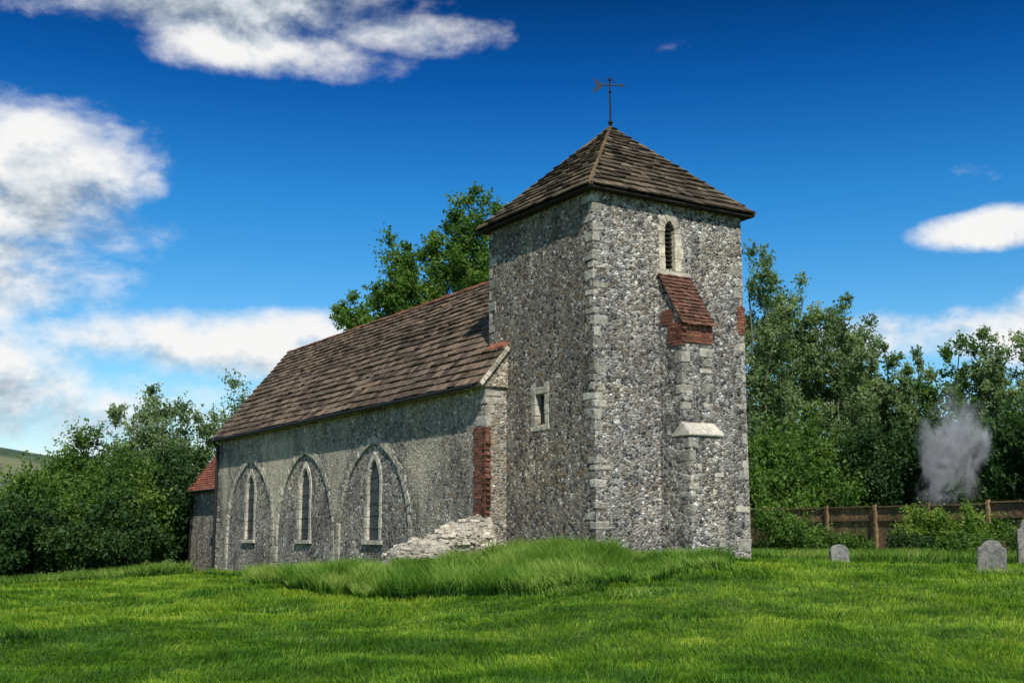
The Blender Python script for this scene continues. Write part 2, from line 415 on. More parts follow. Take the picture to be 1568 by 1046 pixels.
while y<NL1+.1:
    l=.36
    n=6;k=len(b.V);r=.10*random.uniform(.95,1.08); dz=random.uniform(-.012,.012)
    for yy in(y,y+l-.012):
        for i in range(n+1):
            a=math.pi*i/n; b.V.append((RX+r*math.cos(a),yy,RZ-.04+dz+r*.9*math.sin(a)))
    for i in range(n): b.F.append((k+i,k+i+1,k+n+1+i+1,k+n+1+i))
    b.F.append(tuple(range(k,k+n+1))); b.F.append(tuple(range(k+n+1,k+2*n+2)))
    y+=l
b.make('red_ridge_tiles',M_red,church)
# tower roof
ev=.27;EZT=8.64;AZT=11.42;half=2.5+ev
tt=math.atan2(AZT-EZT,half);SLT=math.hypot(AZT-EZT,half)
b=B();cn=Vector((2.5,2.5,0))
for k in range(4):
    R=Matrix.Rotation(k*math.pi/2,3,'Z')
    O=cn+R@Vector((-half,-half,0))+Vector((0,0,EZT)); U=R@Vector((1,0,0)); S=R@Vector((0,math.cos(tt),math.sin(tt))); N=R@Vector((0,-math.sin(tt),math.cos(tt)))
    slabs(b,O,U,S,N,lambda s:s*math.cos(tt),lambda s:2*half-s*math.cos(tt),SLT,.30,.17,.2,.5,.046)
b.make('tower_roof_slabs',M_slabT,church)
V=[(-ev,-ev,EZT-.05),(5+ev,-ev,EZT-.05),(5+ev,5+ev,EZT-.05),(-ev,5+ev,EZT-.05),(-ev,-ev,EZT-.03),(5+ev,-ev,EZT-.03),(5+ev,5+ev,EZT-.03),(-ev,5+ev,EZT-.03),(2.5,2.5,AZT-.08)]
make('tower_roof_body',V,[(0,1,2,3),(0,1,5,4),(1,2,6,5),(2,3,7,6),(3,0,4,7),(4,5,8),(5,6,8),(6,7,8),(7,4,8)],M_dark,parent=church)
b=B()
for k in range(4):
    R=Matrix.Rotation(k*math.pi/2,3,'Z'); base=cn+R@Vector((-half,-half,0))+Vector((0,0,EZT)); ap=Vector((2.5,2.5,AZT))
    n=19;D=(ap-base)
    side=R@Vector((1,-1,0)).normalized()
    for i in range(n):
        a=base+D*(i/n);c2=base+D*((i+1.15)/n if i<n-1 else 1); up=Vector((0,0,1)); w=.075
        b.hexa([a-side*w+up*.0,a+side*w,c2+side*w,c2-side*w,a-side*w*.5+up*.105,a+side*w*.5+up*.105,c2+side*w*.5+up*.07,c2-side*w*.5+up*.07],.01)
b.make('hip_tiles',M_hip,church)
b=B()
slabs(b,(w0-.06,-.97,5.22),(1,0,0),Vector((0,.97,1.5)).normalized(),Vector((0,-1.5,.97)).normalized(),lambda s:0,lambda s:w1-w0+.12,math.hypot(.97,1.5),.13,.12,.15,.18,.022,1.2,.01)
b.make('buttress_red_tiles',M_redd,church)
b=B(); b.box((w0-.06,-.07,6.66),(w1+.06,-.005,6.78)); b.make('buttress_flashing',M_pale,church)
# chancel
b=B(); b.box((.35,NL1-.1,-2.4),(4.65,33,2.3)); b.prism([(.35,2.3),(2.5,4.9),(4.65,2.3)],lambda a,bb,d:(a,d,bb),NL1+.05,33.0); b.make('chancel_walls',M_infill,church)
t2=math.atan2(2.95,2.4);S2=math.hypot(2.95,2.4)
b=B(); slabs(b,(.1,NL1+.02,2.1),(0,1,0),(math.cos(t2),0,math.sin(t2)),(-math.sin(t2),0,math.cos(t2)),lambda s:0,lambda s:6.95,S2,.15,.13,.16,.18,.02,1.2,.005)
slabs(b,(4.9,NL1+.02,2.1),(0,1,0),(-math.cos(t2),0,math.sin(t2)),(math.sin(t2),0,math.cos(t2)),lambda s:0,lambda s:6.95,S2,.3,.3,.3,.4,.02)
b.make('chancel_red_roof',M_red,church)
b=B(); b.tube((EX-.03,NL0+.2,EZ-.04),(EX-.03,NL1+.15,EZ-.04),.055,.055); b.tube((NW-.09,NL1-.12,3.85),(NW-.09,NL1-.12,-2),.07,.07)
b.tube((EX-.03,NL1-.12,EZ-.06),(NW-.09,NL1-.12,3.8),.05,.05); b.tube((.05,NL1+.1,2.1),(.05,33.2,2.1),.05,.05); b.tube((.27,32.8,2.1),(.27,32.8,-2),.05,.05)
b.make('rainwater_pipes',M_iron,church)
# weather vane
b=B(); H=11.35
b.tube((0,0,H-.1),(0,0,12.95),.032,.018,8)
for z,r in((11.6,.085),(12.52,.05),(12.88,.055)):
    b.tube((0,0,z-r),(0,0,z),r*.35,r);b.tube((0,0,z),(0,0,z+r),r,r*.3)
z=12.72
b.tube((-.28,0,z),(.33,0,z),.018,.018)
YP=lambda a,bb,d:(a,d,bb)
b.prism([(.28,z-.065),(.43,z),(.28,z+.065),(.31,z)],YP,-.01,.01)
b.prism([(-.17,z),(-.25,z+.06),(-.34,z+.11),(-.45,z+.25),(-.42,z+.06),(-.33,z),(-.42,z-.06),(-.5,z-.25),(-.35,z-.13),(-.25,z-.06)],YP,-.01,.01)
for s in(-1,1):
    pts=[(s*(.03+.10*math.sin(u)),z+.13*(u/1.57)-.0) for u in np.linspace(0,3.0,7)]
    for p,q in zip(pts,pts[1:]): b.tube((p[0],0,p[1]),(q[0],0,q[1]),.011,.011,5)
vane=b.make('weather_vane',M_iron,church); vane.location=(2.5,2.5,0); vane.rotation_euler=(0,0,-ROT)

# ---------------------------------------------------------------- terrain
def ss(x): x=np.clip(x,0,1); return x*x*(3-2*x)
def ground(x,y):
    x=np.asarray(x,float);y=np.asarray(y,float)
    g=-1.55+.75*ss((x+4)/9)*ss((y-12)/16)
    g=g+.50*np.exp(-((x+.8)/4.8)**2/2-((y-30.0)/2.9)**2/2)
    g=g-.65*ss((-x-12)/9)*ss((y-34)/16)*(1-ss((y-75)/60))
    g=g+.03*np.sin(x*.9+1)*np.sin(y*.7)+.015*np.sin(x*2.3+y*1.7)
    return g
xs=np.concatenate([[-2500,-1200,-600,-300,-150,-90,-60],np.arange(-40,40.1,.5),[60,90,150,300,600,1200,2500]])
ys=np.concatenate([[-600,-200,-60,-20],np.arange(-5,75.1,.5),[90,120,180,300,600,1200,2500]])
X,Y=np.meshgrid(xs,ys); Z=ground(X,Y); nxx=len(xs);nyy=len(ys)
V=np.stack([X,Y,Z],-1).reshape(-1,3)
def np_mesh(name,V,Q,mats,midx=None,var=None,smooth=False,parent=None):
    k=Q.shape[1]; me=bpy.data.meshes.new(name)
    me.vertices.add(len(V)); me.vertices.foreach_set('co',np.ascontiguousarray(V,dtype=np.float32).ravel())
    me.loops.add(Q.size); me.loops.foreach_set('vertex_index',np.ascontiguousarray(Q,dtype=np.int32).ravel())
    me.polygons.add(len(Q)); me.polygons.foreach_set('loop_start',np.arange(len(Q),dtype=np.int32)*k)
    for m in mats: me.materials.append(m)
    if midx is not None: me.polygons.foreach_set('material_index',midx.astype(np.int32))
    me.update(calc_edges=True)
    if var is not None:
        a=me.attributes.new('var','FLOAT','FACE'); a.data.foreach_set('value',var.astype(np.float32))
    if smooth: me.polygons.foreach_set('use_smooth',np.ones(len(Q),dtype=bool))
    me.validate()
    ob=bpy.data.objects.new(name,me); scene.collection.objects.link(ob)
    if parent: ob.parent=parent
    return ob
I=np.arange(nyy*nxx).reshape(nyy,nxx)
Q=np.stack([I[:-1,:-1],I[:-1,1:],I[1:,1:],I[1:,:-1]],-1).reshape(-1,4)
m,t,b_=mat('meadow_ground'); co=objco(t)
col=t.mix(t.sstep(t.noise(co,.25,6,.6),.35,.65),(.05,.12,.010),(.13,.22,.018))
col=t.mix(t.sstep(t.noise(co,9,5,.7),.35,.7),col,(.06,.08,.014))
t.l.new(col,b_.inputs['Base Color']); bump(t,b_,t.noise(co,14,6,.7),1,.08)
M_ground=m
np_mesh('ground',V,Q,[M_ground],smooth=True)

def leafmat(name,c0,c1,c2,tr=.35):
    m=bpy.data.materials.new(name); m.use_nodes=True; t=NT(m.node_tree); t.n.clear()
    at=t.new('ShaderNodeAttribute',attribute_name='var')
    col=t.ramp(at.outputs['Fac'],[(0,c0),(.5,c1),(1,c2)])
    d=t.new('ShaderNodeBsdfPrincipled'); t.l.new(col,d.inputs['Base Color']); d.inputs['Roughness'].default_value=.6; d.inputs['Specular IOR Level'].default_value=.3
    tl=t.new('ShaderNodeBsdfTranslucent'); t.l.new(t.mix(1,col,(1.3,1.4,.5,1),'MULTIPLY'),tl.inputs[0])
    mx=t.new('ShaderNodeMixShader'); mx.inputs[0].default_value=tr
    t.l.new(d.outputs[0],mx.inputs[1]); t.l.new(tl.outputs[0],mx.inputs[2])
    o=t.new('ShaderNodeOutputMaterial'); t.l.new(mx.outputs[0],o.inputs[0]); return m
M_grass=leafmat('grass_blades',(.035,.105,.008),(.14,.30,.012),(.38,.48,.045),.4)
M_tall=leafmat('long_grass_blades',(.015,.065,.006),(.13,.30,.02),(.46,.54,.14),.4)

poly=np.array([(-7.4,33.4),(-6.2,30.2),(-4.2,27),(-1.95,25.2),(.9,24.2),(3.0,24.5),(4.4,25.4),(4.9,27.2),(3.4,28.6),(2.2,28.4),(-1,33.5),(-5.5,39),(-8.3,38)])
def inpoly(x,y,P):
    c=np.zeros(len(x),bool); j=len(P)-1
    for i in range(len(P)):
        xi,yi=P[i];xj,yj=P[j]
        cond=((yi>y)!=(yj>y))&(x<(xj-xi)*(y-yi)/(yj-yi+1e-9)+xi); c^=cond; j=i
    return c
def local(x,y):
    dx=x-CX;dy=y-CY; c,s=math.cos(ROT),math.sin(ROT); return dx*c+dy*s,-dx*s+dy*c
def inchurch(x,y):
    a,l=local(x,y)
    return ((a>0)&(a<5)&(l>0)&(l<5))|((a>NW)&(a<5.65)&(l>4.07)&(l<26.3))|((a>.35)&(a<4.6)&(l>26)&(l<33))|((a>2.05)&(a<3.1)&(l>-1.1)&(l<1))
# lattice value noise (numpy) for irregular patches
_lat=np.random.default_rng(3).random((256,256))
def vn(x,y):
    xi=np.floor(x).astype(int);yi=np.floor(y).astype(int);fx=x-xi;fy=y-yi;fx=fx*fx*(3-2*fx);fy=fy*fy*(3-2*fy)
    g=lambda a,b:_lat[a%256,b%256]
    return (g(xi,yi)*(1-fx)+g(xi+1,yi)*fx)*(1-fy)+(g(xi,yi+1)*(1-fx)+g(xi+1,yi+1)*fx)*fy
def wob(x,y,o=3):
    s=0;a=1;n=0
    for k in range(o): s=s+a*(vn(x*2**k+17*k,y*2**k+5*k)-.5); n+=a; a*=.55
    return s/n*2.2
def blades(name,x,y,h,w,m,lean=.5,var=None,dk=.2):
    n=len(x); z=ground(x,y)-.01; a=rng.uniform(0,2*np.pi,n); dx=np.cos(a);dy=np.sin(a)
    la=rng.uniform(0,2*np.pi,n)*.6+6*vn(x*.8+40,y*.8); lr=h*lean*rng.uniform(.2,1,n); lx=np.cos(la)*lr; ly=np.sin(la)*lr
    p=np.stack([x,y,z],-1)
    wv=np.stack([dx*w/2,dy*w/2,np.zeros(n)],-1)
    mid=p+np.stack([lx*.35,ly*.35,h*.6],-1); tip=p+np.stack([lx,ly,h],-1)
    V=np.stack([p-wv,p+wv,mid+wv*.75,mid-wv*.75,tip+wv*.12,tip-wv*.12],1).reshape(-1,3)
    k=np.arange(n)*6
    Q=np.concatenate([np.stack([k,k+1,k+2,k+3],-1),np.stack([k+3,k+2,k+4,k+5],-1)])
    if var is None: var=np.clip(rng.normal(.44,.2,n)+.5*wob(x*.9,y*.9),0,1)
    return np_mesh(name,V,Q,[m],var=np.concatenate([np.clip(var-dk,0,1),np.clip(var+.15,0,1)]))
N=430000
y=np.exp(rng.uniform(np.log(10.5),np.log(60),N)); x=rng.uniform(-1,1,N)*(y*.47+1.5)
ok=~inchurch(x,y)&~inpoly(x,y,poly); x=x[ok];y=y[ok]
pw=wob(x*1.1,y*1.1); pl=wob(x*.22+3,y*.3+50); pm=wob(x*3.2+9,y*2.6)
h=(.04+.03*rng.random(len(x))+.09*np.clip(pw,0,1)+.05*np.clip(pl,0,1)+.07*np.clip(pm,0,1))*(1+.35*(y>24))
tuft=rng.random(len(x))<.02; h[tuft]*=1.8
var=np.clip(rng.normal(.42,.16,len(x))+.6*pl-.55*pw+.3*pm-.10*ss((17-y)/6),0,1)
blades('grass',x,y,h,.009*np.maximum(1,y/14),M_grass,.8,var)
# long grass
n0_=460000
X_=rng.uniform(poly[:,0].min()-.5,poly[:,0].max()+.5,n0_);Y_=rng.uniform(poly[:,1].min()-.5,poly[:,1].max()+.5,n0_)
o=inpoly(X_+.5*wob(X_*1.3,Y_*1.3),Y_+.5*wob(Y_*1.3+30,X_*1.3),poly)&~inchurch(X_,Y_); x=X_[o];y=Y_[o]
h=rng.uniform(.26,.52,len(x))*np.clip(1+.8*wob(x*1.5,y*1.5),.5,1.6)
h*=np.where(x>2.5,.7,1.0)
XX=[x];YY=[y];HH=[h]
for (cx,cy,r,n,hh) in [(-7.6,18,.35,700,.28),(1.2,24.0,.5,500,.25),(4.6,25.6,.5,500,.25),(-3,17.5,.3,250,.16),(5,19,.3,200,.15),(8.5,31.9,.5,400,.22),(10.6,25.8,.5,500,.22),(2.2,22.5,.4,250,.2),(-5.5,22,.4,250,.16),(7,21,.4,300,.14),(-4.5,24.2,.5,350,.2),(0.2,20.5,.4,260,.13),(-9.5,26,.5,300,.16)]:
    q=rng.normal(0,r*.5,(n,2)); XX.append(cx+q[:,0]*1.6);YY.append(cy+q[:,1]);HH.append(rng.uniform(.4,1,n)*hh)
n=26000
s=rng.random(n); XX.append(-27+s*12.5+rng.normal(0,.3,n)); YY.append(49+s*3+rng.normal(0,1.1,n)); HH.append(rng.uniform(.2,.7,n))
s=rng.random(4000); XX.append(-12.6+s*4+rng.normal(0,.1,4000)); YY.append(49.9-s*6.2-rng.random(4000)*.5); HH.append(rng.uniform(.1,.35,4000))
s=rng.random(n); XX.append(6.6+s*10+rng.normal(0,.2,n)); YY.append(35.5-s*1.5+rng.normal(0,1.3,n)); HH.append(rng.uniform(.15,.5,n))
x=np.concatenate(XX);y=np.concatenate(YY);h=np.concatenate(HH)
o=~inchurch(x,y); x=x[o];y=y[o];h=h[o]
blades('long_grass',x,y,h,.015*np.maximum(1,y/28),M_tall,.8,dk=.38)  # dk darkens the blade bases: shade under the grass put into the colour

# ---------------------------------------------------------------- trees
m,t,b_=mat('tree_bark'); t.l.new(t.mix(t.noise(objco(t,(1,1,.2)),6,5),(.06,.05,.035),(.17,.15,.11)),b_.inputs['Base Color']); M_bark=m
L_mid=leafmat('leaf_mid_green',(.035,.09,.014),(.09,.18,.026),(.19,.29,.06),.45)
L_grey=leafmat('leaf_willow_green',(.075,.13,.055),(.17,.25,.105),(.31,.38,.20),.45)
L_dark=leafmat('leaf_dark_green',(.012,.038,.010),(.03,.078,.015),(.07,.13,.028),.35)
L_lime=leafmat('leaf_fresh_green',(.06,.13,.015),(.14,.25,.03),(.28,.36,.07),.45)
def tube_np(p0,p1,r0,r1,n=6):
    p0=np.array(p0,float);p1=np.array(p1,float); d=p1-p0; d/=np.linalg.norm(d)+1e-9
    u=np.cross(d,[.3,.9,.1]);u/=np.linalg.norm(u);w=np.cross(d,u)
    a=np.arange(n)*2*np.pi/n; c=np.cos(a)[:,None]*u+np.sin(a)[:,None]*w
    V=np.concatenate([p0+c*r0,p1+c*r1]); i=np.arange(n);j=(i+1)%n
    return V,np.stack([i,j,j+n,i+n],-1)
def tree(name,x,y,H,rx,lm,nc=70,lpc=260,ls=.2,z0f=.25,shape='oval',cs=.16,spread=1.0,multi=1,trunk=None,droop=0):
    gz=float(ground(x,y)); top=gz+H; base=gz+H*z0f
    cz=(top+base)/2; rz=(top-base)/2
    d=rng.normal(size=(nc,3)); d/=np.linalg.norm(d,axis=1)[:,None]; r=rng.random(nc)**.42
    c=d*r[:,None]
    u=c[:,2]
    wf=np.ones(nc)
    if shape=='poplar': wf=np.clip(1.05-.55*(u+1)/2,.2,1)
    elif shape=='bush': wf=np.where(u<0,1.15,1.0)
    wf=wf*rng.uniform(.8,1.12,nc)
    C=np.stack([x+c[:,0]*rx*wf,y+c[:,1]*rx*wf*spread,cz+u*rz*rng.uniform(.92,1.06,nc)],-1)
    cr=rx*cs*rng.uniform(.6,1.5,nc)
    Vs=[];Qs=[];k=0;mi=[];va=[]
    tr=trunk or H*.015
    stems=[]
    for s in range(multi):
        bx,by=x+rng.normal(0,.2*multi),y+rng.normal(0,.2*multi)
        px,py,pz,pr=bx,by,gz-.2,tr
        for q in range(5):
            nz=gz+(H*.88)*(q+1)/5; qx=bx+(rng.normal(0,.02*H*(q+1)/5)); qy=by+rng.normal(0,.02*H*(q+1)/5)
            if multi>1: qx+= (s-(multi-1)/2)*rx*.25*(q+1)/5
            v,f=tube_np((px,py,pz),(qx,qy,nz),pr,pr*.68); Vs.append(v);Qs.append(f+k);k+=len(v);mi.append(np.ones(len(f)));va.append(np.zeros(len(f)))
            stems.append(((px,py,pz),(qx,qy,nz),pr)); px,py,pz,pr=qx,qy,nz,pr*.68
    for i in range(0,nc,2):
        cc=C[i]; tz=cc[2]-.35*np.hypot(cc[0]-x,cc[1]-y)-.05*H
        cand=min(stems,key=lambda st:abs((st[0][2]+st[1][2])/2-tz)+.3*abs(st[0][0]-cc[0]))
        f_=np.clip((tz-cand[0][2])/(cand[1][2]-cand[0][2]+1e-6),0,1)
        p0=np.array(cand[0])*(1-f_)+np.array(cand[1])*f_; mid=(p0+cc)/2+rng.normal(0,.04*rx,3)
        r0=cand[2]*.35
        for a_,b2,ra,rb in((p0,mid,r0,r0*.6),(mid,cc,r0*.6,r0*.2)):
            v,f=tube_np(a_,b2,ra,rb,5); Vs.append(v);Qs.append(f+k);k+=len(v);mi.append(np.ones(len(f)));va.append(np.zeros(len(f)))
    n=nc*lpc; ci=np.repeat(np.arange(nc),lpc)
    off=rng.normal(size=(n,3)); off/=np.linalg.norm(off,axis=1)[:,None]; off*=(rng.random(n)**.5)[:,None]
    off*=np.array([1,1,1.25 if shape!='bush' else .85])
    if shape=='poplar' or droop: off[:,2]*=1.5
    tw=rng.normal(size=(nc,9,3)); tw/=np.linalg.norm(tw,axis=2)[:,:,None]; tw[:,:,2]=np.abs(tw[:,:,2])*.9+(0.1 if not droop else 0)
    ti=rng.integers(0,9,n); tl=rng.random(n)[:,None]*1.45
    tw_off=tw[ci,ti]*tl*np.array([1,1,1.25])+rng.normal(0,.11,(n,3))
    use=(rng.random(n)<.6)[:,None]
    off=np.where(use,tw_off,off)
    P=C[ci]+off*cr[ci][:,None]
    P[:,2]=np.maximum(P[:,2],gz+.05)
    a=rng.normal(size=(n,3)); a/=np.linalg.norm(a,axis=1)[:,None]; b2=np.cross(a,rng.normal(size=(n,3))); b2/=np.linalg.norm(b2,axis=1)[:,None]
    sz=ls*rng.uniform(.55,1.2,n)[:,None]
    V4=np.stack([P-a*sz*.6,P+b2*sz*.33,P+a*sz*.6,P-b2*sz*.33],1).reshape(-1,3)
    q=k+np.arange(n)*4; Qs.append(np.stack([q,q+1,q+2,q+3],-1)); Vs.append(V4); mi.append(np.zeros(n))
    cv=rng.normal(.45,.22,nc); va.append(np.clip(cv[ci]+rng.normal(0,.14,n)+.12*off[:,2],0,1))
    return np_mesh(name,np.concatenate(Vs),np.concatenate(Qs),[lm,M_bark],np.concatenate(mi),np.concatenate(va))
# poplars behind nave
for (x,y,H,r) in [(-11.1,80,18.4,1.7),(-9.5,82,20.6,2.0),(-7.7,79,22.2,2.1),(-6.1,83,23.4,2.0),(-4.3,82,24.6,2.1),(-2.9,80,26.0,2.2),(-1.0,81,25.0,2.4)]:
    tree('poplar_tree',x,y,H,r,L_mid,120,230,.23,.25,'oval',.27)
# right-hand trees
for (x,y,H,r,lm) in [(15.6,73,18.6,2.7,L_grey),(18.4,77,18.8,2.6,L_grey),(21.0,75,16.6,2.5,L_grey),(23.4,78,15.2,2.4,L_grey),(25.6,76,12.8,2.2,L_grey)]:
    tree('willow_tree',x,y,H,r,lm,150,260,.19,.12,'oval',.19,multi=2,droop=1)
for (x,y,H,r) in [(26.6,70,13.2,2.2),(28.6,69,13.6,2.1),(31,71,13.4,2.2)]:
    tree('ash_tree',x,y,H,r,L_mid if x<27 else L_grey,80,150,.2,.2,'oval',.2)
tree('ash_tree',33.5,70,12,3,L_grey,80,140,.22,.2,'oval',.2)
# understorey behind the fence
for (x,y,H,r,lm) in [(14.5,66,6.0,3.0,L_mid),(17.5,68,7.4,3.2,L_mid),(20.5,66,6.4,3.0,L_dark),(23.5,64,6.6,3.0,L_dark),(26,62,6.6,2.8,L_dark),(28,58,7.2,3.0,L_dark),(22.5,51,6.4,1.8,L_dark),(24,47,5,2.0,L_dark),(12,64,5.2,2.2,L_mid),(15,60,4.2,2.2,L_mid)]:
    tree('dark_shrub',x,y,H,r,lm,60,280,.22,.0,'bush',.3)
# left-hand trees
for (x,y,H,r,lm) in [(-22.4,62,7.8,2.3,L_mid),(-20.4,64,10.2,2.2,L_grey),(-18.0,63,9.8,2.3,L_grey),(-15.6,66,10.4,2.3,L_grey),(-13.4,68,9.8,2.3,L_grey)]:
    tree('hawthorn_tree',x,y,H,r,lm,100,250,.16,.02,'bush',.24,multi=2)
for (x,y,H,r,lm) in [(-25.0,60,4.6,2.0,L_mid),(-28.2,60,2.9,2.3,L_mid),(-22.5,56,5.0,2.2,L_mid),(-18.6,57,5.9,2.4,L_mid),(-16.2,58.5,5.8,2.2,L_dark),(-26,53,2.7,2.2,L_mid),(-29,54,2.3,2.2,L_mid),(-21.4,52,3.4,2.0,L_dark),(-24,51.5,2.4,1.8,L_dark),(-17.5,53,3.3,1.8,L_dark)]:
    tree('hedge_bush',x,y,H,r,lm,60,280,.18,.0,'bush',.3)
# shrubs by fence
for (x,y,H,r,lm) in [(8.4,37,1.5,.9,L_mid),(9.9,38.5,.8,.9,L_mid),(11.2,39,.7,.8,L_mid),(13.3,38,1.5,1.0,L_lime),(14.4,37,1.7,.9,L_lime),(15.2,34.5,1.0,1.0,L_mid),(16.2,35.5,1.5,.8,L_lime),(12.4,37,.8,.8,L_dark),(13.2,35,.7,.8,L_mid)]:
    tree('garden_shrub',x,y,H,r,lm,45,190,.09,.0,'bush',.3)

# ---------------------------------------------------------------- fence
fence=bpy.data.objects.new('wooden_fence',None); scene.collection.objects.link(fence)
A=Vector((10.0,51,0));Bp=Vector((21,29,0)); D=(Bp-A);L=D.length;D.normalize();Nn=Vector((-D.y,D.x,0))
if Nn.x>0: Nn=-Nn
bd=B();ps=B();s=0
def obox(bx,s0,s1,n0,n1,z0,z1,j=0):
    q=[]
    for z in(z0,z1):
        for (a,n) in((s0,n0),(s1,n0),(s1,n1),(s0,n1)):
            p=A+D*a+Nn*n; q.append((p.x,p.y,z))
    bx.hexa(q,j)
while s<L:
    p=A+D*s; gz=float(ground(p.x,p.y)); obox(bd,s,s+.135,-.01,.012+random.uniform(0,.012),gz+.05,gz+1.88+random.uniform(-.02,.02),.004); s+=.15
s=0
while s<L:
    p=A+D*s; gz=float(ground(p.x,p.y)); obox(ps,s,s+.11,.03,.15,gz-.2,gz+2.0)
    obox(ps,s+.12,min(s+2.5,L),.026,.075,gz+.4,gz+.49); obox(ps,s+.12,min(s+2.5,L),.026,.075,gz+1.4,gz+1.49)
    obox(ps,s+.12,min(s+2.5,L),-.03,.08,gz+1.9,gz+1.95); s+=2.6
bd.make('fence_boards',M_wood,fence); ps.make('fence_posts_and_rails',M_wood,fence)
# ---------------------------------------------------------------- headstones
def headstone(x,y,w,h,rot,tilt,shape):
    b=B()
    if shape=='round': pts=[(w/2,-.3),(w/2,h-w*.35)]+[(w/2*math.cos(a),h-w*.35+w*.35*math.sin(a)) for a in np.linspace(.1,3.04,11)]+[(-w/2,h-w*.35),(-w/2,-.3)]
    else: pts=[(w/2,-.3),(w/2,h*.78),(w*.36,h*.8),(w*.33,h*.88)]+[(w*.3*math.cos(a),h*.86+h*.14*math.sin(a)) for a in np.linspace(.3,2.84,8)]+[(-w*.33,h*.88),(-w*.36,h*.8),(-w/2,h*.78),(-w/2,-.3)]
    b.prism(pts,lambda a,bb,d:(a,d,bb),-.06,.06)
    o=b.make('headstone',M_grave,bevel=.015); o.location=(x,y,float(ground(x,y))); o.rotation_euler=(tilt,tilt*.6,rot); return o
headstone(8.45,30.8,.52,.52,.25,-.06,'round'); headstone(10.5,26.2,.6,.74,-.35,.08,'shoulder'); headstone(13.85,32,.6,1.3,-.1,.02,'shoulder')

# ---------------------------------------------------------------- far hill
m,t,b_=mat('hill_fields'); co=objco(t)
col=t.mix(t.sstep(t.noise(co,.008,4),.45,.55),(.05,.09,.04),(.15,.16,.08)); col=t.mix(t.sstep(t.noise(co,.03,6,.7),.55,.62),col,(.03,.055,.03))
t.l.new(col,b_.inputs['Base Color'])
hx=np.linspace(-700,100,60);hy=np.linspace(420,900,30); HX,HY=np.meshgrid(hx,hy)
HZ=-2+56*np.exp(-((HX+320)/170)**2)*ss((HY-420)/220)*(1+.06*np.sin(HX*.03)); I=np.arange(HX.size).reshape(HX.shape)
Q=np.stack([I[:-1,:-1],I[:-1,1:],I[1:,1:],I[1:,:-1]],-1).reshape(-1,4)
np_mesh('hill',np.stack([HX,HY,HZ],-1).reshape(-1,3),Q,[m],smooth=True)

# ---------------------------------------------------------------- smoke
bm=bmesh.new(); bmesh.ops.create_icosphere(bm,subdivisions=3,radius=1); me=bpy.data.meshes.new('bonfire_smoke'); bm.to_mesh(me); bm.free()
sm=bpy.data.objects.new('bonfire_smoke',me); scene.collection.objects.link(sm); sm.location=(17.95,48,3.5); sm.scale=(1.9,1.2,3.4); sm.rotation_euler=(0,.28,0)
m=bpy.data.materials.new('smoke_volume'); m.use_nodes=True; t=NT(m.node_tree); t.n.clear()
tc=t.new('ShaderNodeTexCoord'); sx=t.new('ShaderNodeSeparateXYZ'); t.l.new(tc.outputs['Object'],sx.inputs[0])
mp=t.new('ShaderNodeMapping'); mp.inputs['Scale'].default_value=(1.5,1.0,1.4); t.l.new(tc.outputs['Object'],mp.inputs[0])
nn=t.noise(mp.outputs[0],1.7,5,.6,.9)
ln=t.new('ShaderNodeVectorMath',operation='LENGTH'); t.l.new(tc.outputs['Object'],ln.inputs[0])
fall=t.math('SUBTRACT',1,ln.outputs['Value'],clamp=True)
# ragged edge: noise erodes the falloff instead of multiplying it
q=t.math('ADD',t.math('MULTIPLY',fall,.85),t.math('MULTIPLY',t.math('SUBTRACT',nn,.5),1.9))
dens=t.math('MULTIPLY',t.math('MULTIPLY',t.sstep(q,.22,.85),t.sstep(fall,.0,.35)),2.2)
vs=t.new('ShaderNodeVolumeScatter'); vs.inputs['Color'].default_value=(.96,.985,1,1); t.l.new(dens,vs.inputs['Density'])
o=t.new('ShaderNodeOutputMaterial'); t.l.new(vs.outputs[0],o.inputs['Volume']); me.materials.append(m)

# ---------------------------------------------------------------- sky
SE=math.radians(49); sh=Vector((.20,-.98,0)).normalized()
sdir=Vector((sh.x*math.cos(SE),sh.y*math.cos(SE),math.sin(SE)))
w=bpy.data.worlds.new('World'); scene.world=w; w.use_nodes=True; t=NT(w.node_tree); t.n.clear()
sky=t.new('ShaderNodeTexSky'); sky.sky_type='NISHITA'; sky.sun_disc=False; sky.sun_elevation=SE; sky.sun_rotation=math.atan2(sh.x,sh.y)
sky.air_density=1.0; sky.dust_density=.4; sky.ozone_density=3
tc=t.new('ShaderNodeTexCoord'); nv=t.new('ShaderNodeVectorMath',operation='NORMALIZE'); t.l.new(tc.outputs['Generated'],nv.inputs[0]); dv=nv.outputs[0]
sp=t.new('ShaderNodeSeparateXYZ'); t.l.new(dv,sp.inputs[0])
az=t.math('ARCTAN2',sp.outputs[0],sp.outputs[1]); el=t.math('ARCSINE',sp.outputs[2])
hs=t.new('ShaderNodeHueSaturation'); hs.inputs['Saturation'].default_value=1.4; t.l.new(sky.outputs[0],hs.inputs['Color'])
grad=t.ramp(el,[(0,(1.25,1.2,1.12)),(.16,(1.0,1.15,1.12)),(.28,(.45,.92,1.05)),(.38,(.12,.50,.78)),(.46,(.03,.24,.40)),(.8,(.3,.5,.75))])
skc=t.mix(1,hs.outputs[0],grad,'MULTIPLY')
bg=t.new('ShaderNodeBackground'); t.l.new(skc,bg.inputs[0]); bg.inputs[1].default_value=.125
rd=math.radians
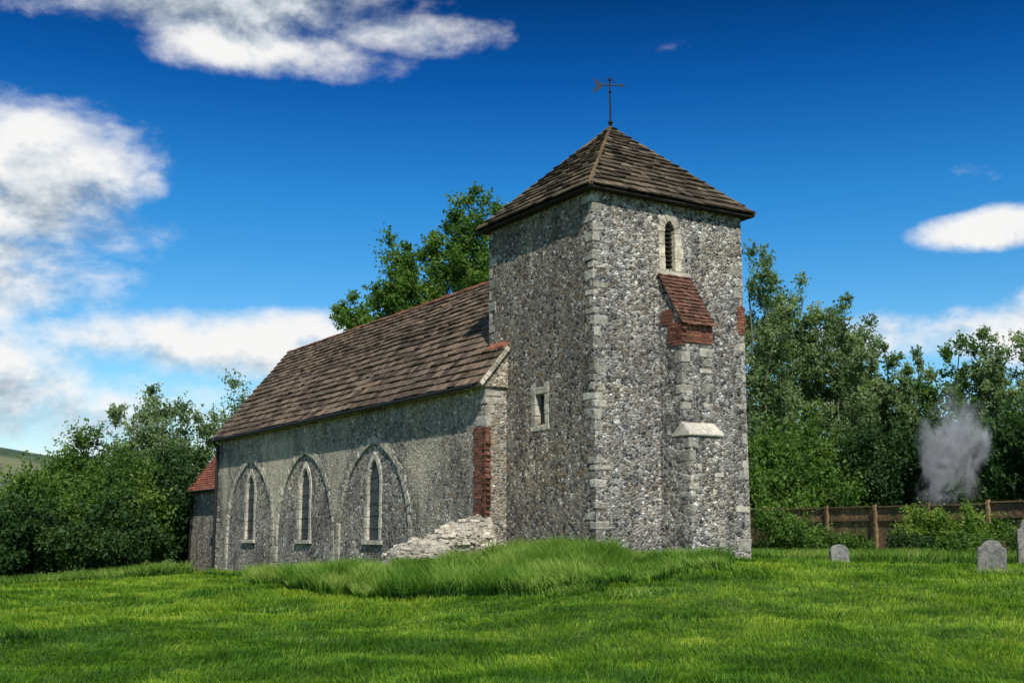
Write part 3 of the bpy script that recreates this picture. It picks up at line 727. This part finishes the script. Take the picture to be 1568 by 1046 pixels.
ell=[(-17,25.4,13,2.1,1.3),(-4.8,24.0,5.2,1.0,1.25),(-12,22.8,6,1.1,1.0),(-22.8,16.0,5.2,3.4,1.1),(-18.4,13.9,2.8,1.2,1),(-25,12,6,2,1),(-15.0,8.8,7.5,1.5,1.2),(-22,6.0,9,2.6,1.05),(-9.5,9.8,4.5,.9,1),(-6,6,9,2,.7),
 (22.6,13.8,3.0,.75,1.25),(19.5,9.2,5.2,1.2,1.5),(26,9,5,1.6,1.4),(2.6,26.0,1.3,.55,1.1),(-17.7,16.2,.9,.8,.9),(60,20,18,7,1),(110,25,20,8,1),(-60,22,20,8,1),(-110,28,22,9,1),(170,35,25,10,1)]
M=None;LO=None
for (a,e,ww,hh,st) in ell:
    dx=t.math('DIVIDE',t.math('SUBTRACT',az,rd(a)),rd(ww)); dy=t.math('DIVIDE',t.math('SUBTRACT',el,rd(e)),rd(hh))
    d=t.math('ADD',t.math('MULTIPLY',dx,dx),t.math('MULTIPLY',dy,dy)); v=t.math('MULTIPLY',t.math('SUBTRACT',1,t.math('MULTIPLY',d,.6)),st)
    M=v if M is None else t.math('MAXIMUM',M,v)
    if hh>1.7:
        lo=t.math('MULTIPLY',t.math('MAXIMUM',v,0),t.math('MULTIPLY_ADD',dy,-.5,.25))
        LO=lo if LO is None else t.math('MAXIMUM',LO,lo)
M=t.math('MAXIMUM',M,-.8)
def cn_(off,sc=7,det=10):
    mp=t.new('ShaderNodeMapping'); mp.inputs['Location'].default_value=off; mp.inputs['Scale'].default_value=(1,1,1.7); t.l.new(dv,mp.inputs[0])
    return t.noise(mp.outputs[0],sc,det,.6,.1)
n0=cn_((3,1,2)); n1=cn_((3,1,2.03)); n2=cn_((7.6,4,1),9,6)
dn=t.math('ADD',t.math('MULTIPLY',M,.6),t.math('MULTIPLY',t.math('SUBTRACT',n0,.5),3.0))
cf=t.sstep(dn,.0,.85)
lt=t.math('ADD',t.math('MULTIPLY',t.math('SUBTRACT',n0,n1),3.2),.92)
lt=t.math('ADD',lt,t.math('MULTIPLY',t.math('SUBTRACT',n2,.5),1.0))
lt=t.math('SUBTRACT',lt,t.math('MULTIPLY',LO,.8),clamp=True)
cc=t.ramp(lt,[(0,(.19,.25,.33)),(.3,(.33,.40,.48)),(.65,(.70,.76,.81)),(.92,(.96,.96,.95))])
bg2=t.new('ShaderNodeBackground'); t.l.new(cc,bg2.inputs[0]); bg2.inputs[1].default_value=.97
mx=t.new('ShaderNodeMixShader'); t.l.new(cf,mx.inputs[0]); t.l.new(bg.outputs[0],mx.inputs[1]); t.l.new(bg2.outputs[0],mx.inputs[2])
o=t.new('ShaderNodeOutputWorld'); t.l.new(mx.outputs[0],o.inputs[0])
sl=bpy.data.lights.new('sun','SUN'); sl.energy=5.0; sl.angle=math.radians(.6); sl.color=(1,.955,.87)
so=bpy.data.objects.new('sun',sl); scene.collection.objects.link(so); so.rotation_euler=sdir.to_track_quat('Z','Y').to_euler()

cam=bpy.data.cameras.new('camera'); co_=bpy.data.objects.new('camera',cam); scene.collection.objects.link(co_)
cam.lens=41.33; cam.sensor_width=36; cam.clip_end=6000; cam.clip_start=.1
co_.location=(0,0,0); co_.rotation_euler=(math.radians(90+9.43),0,0); scene.camera=co_
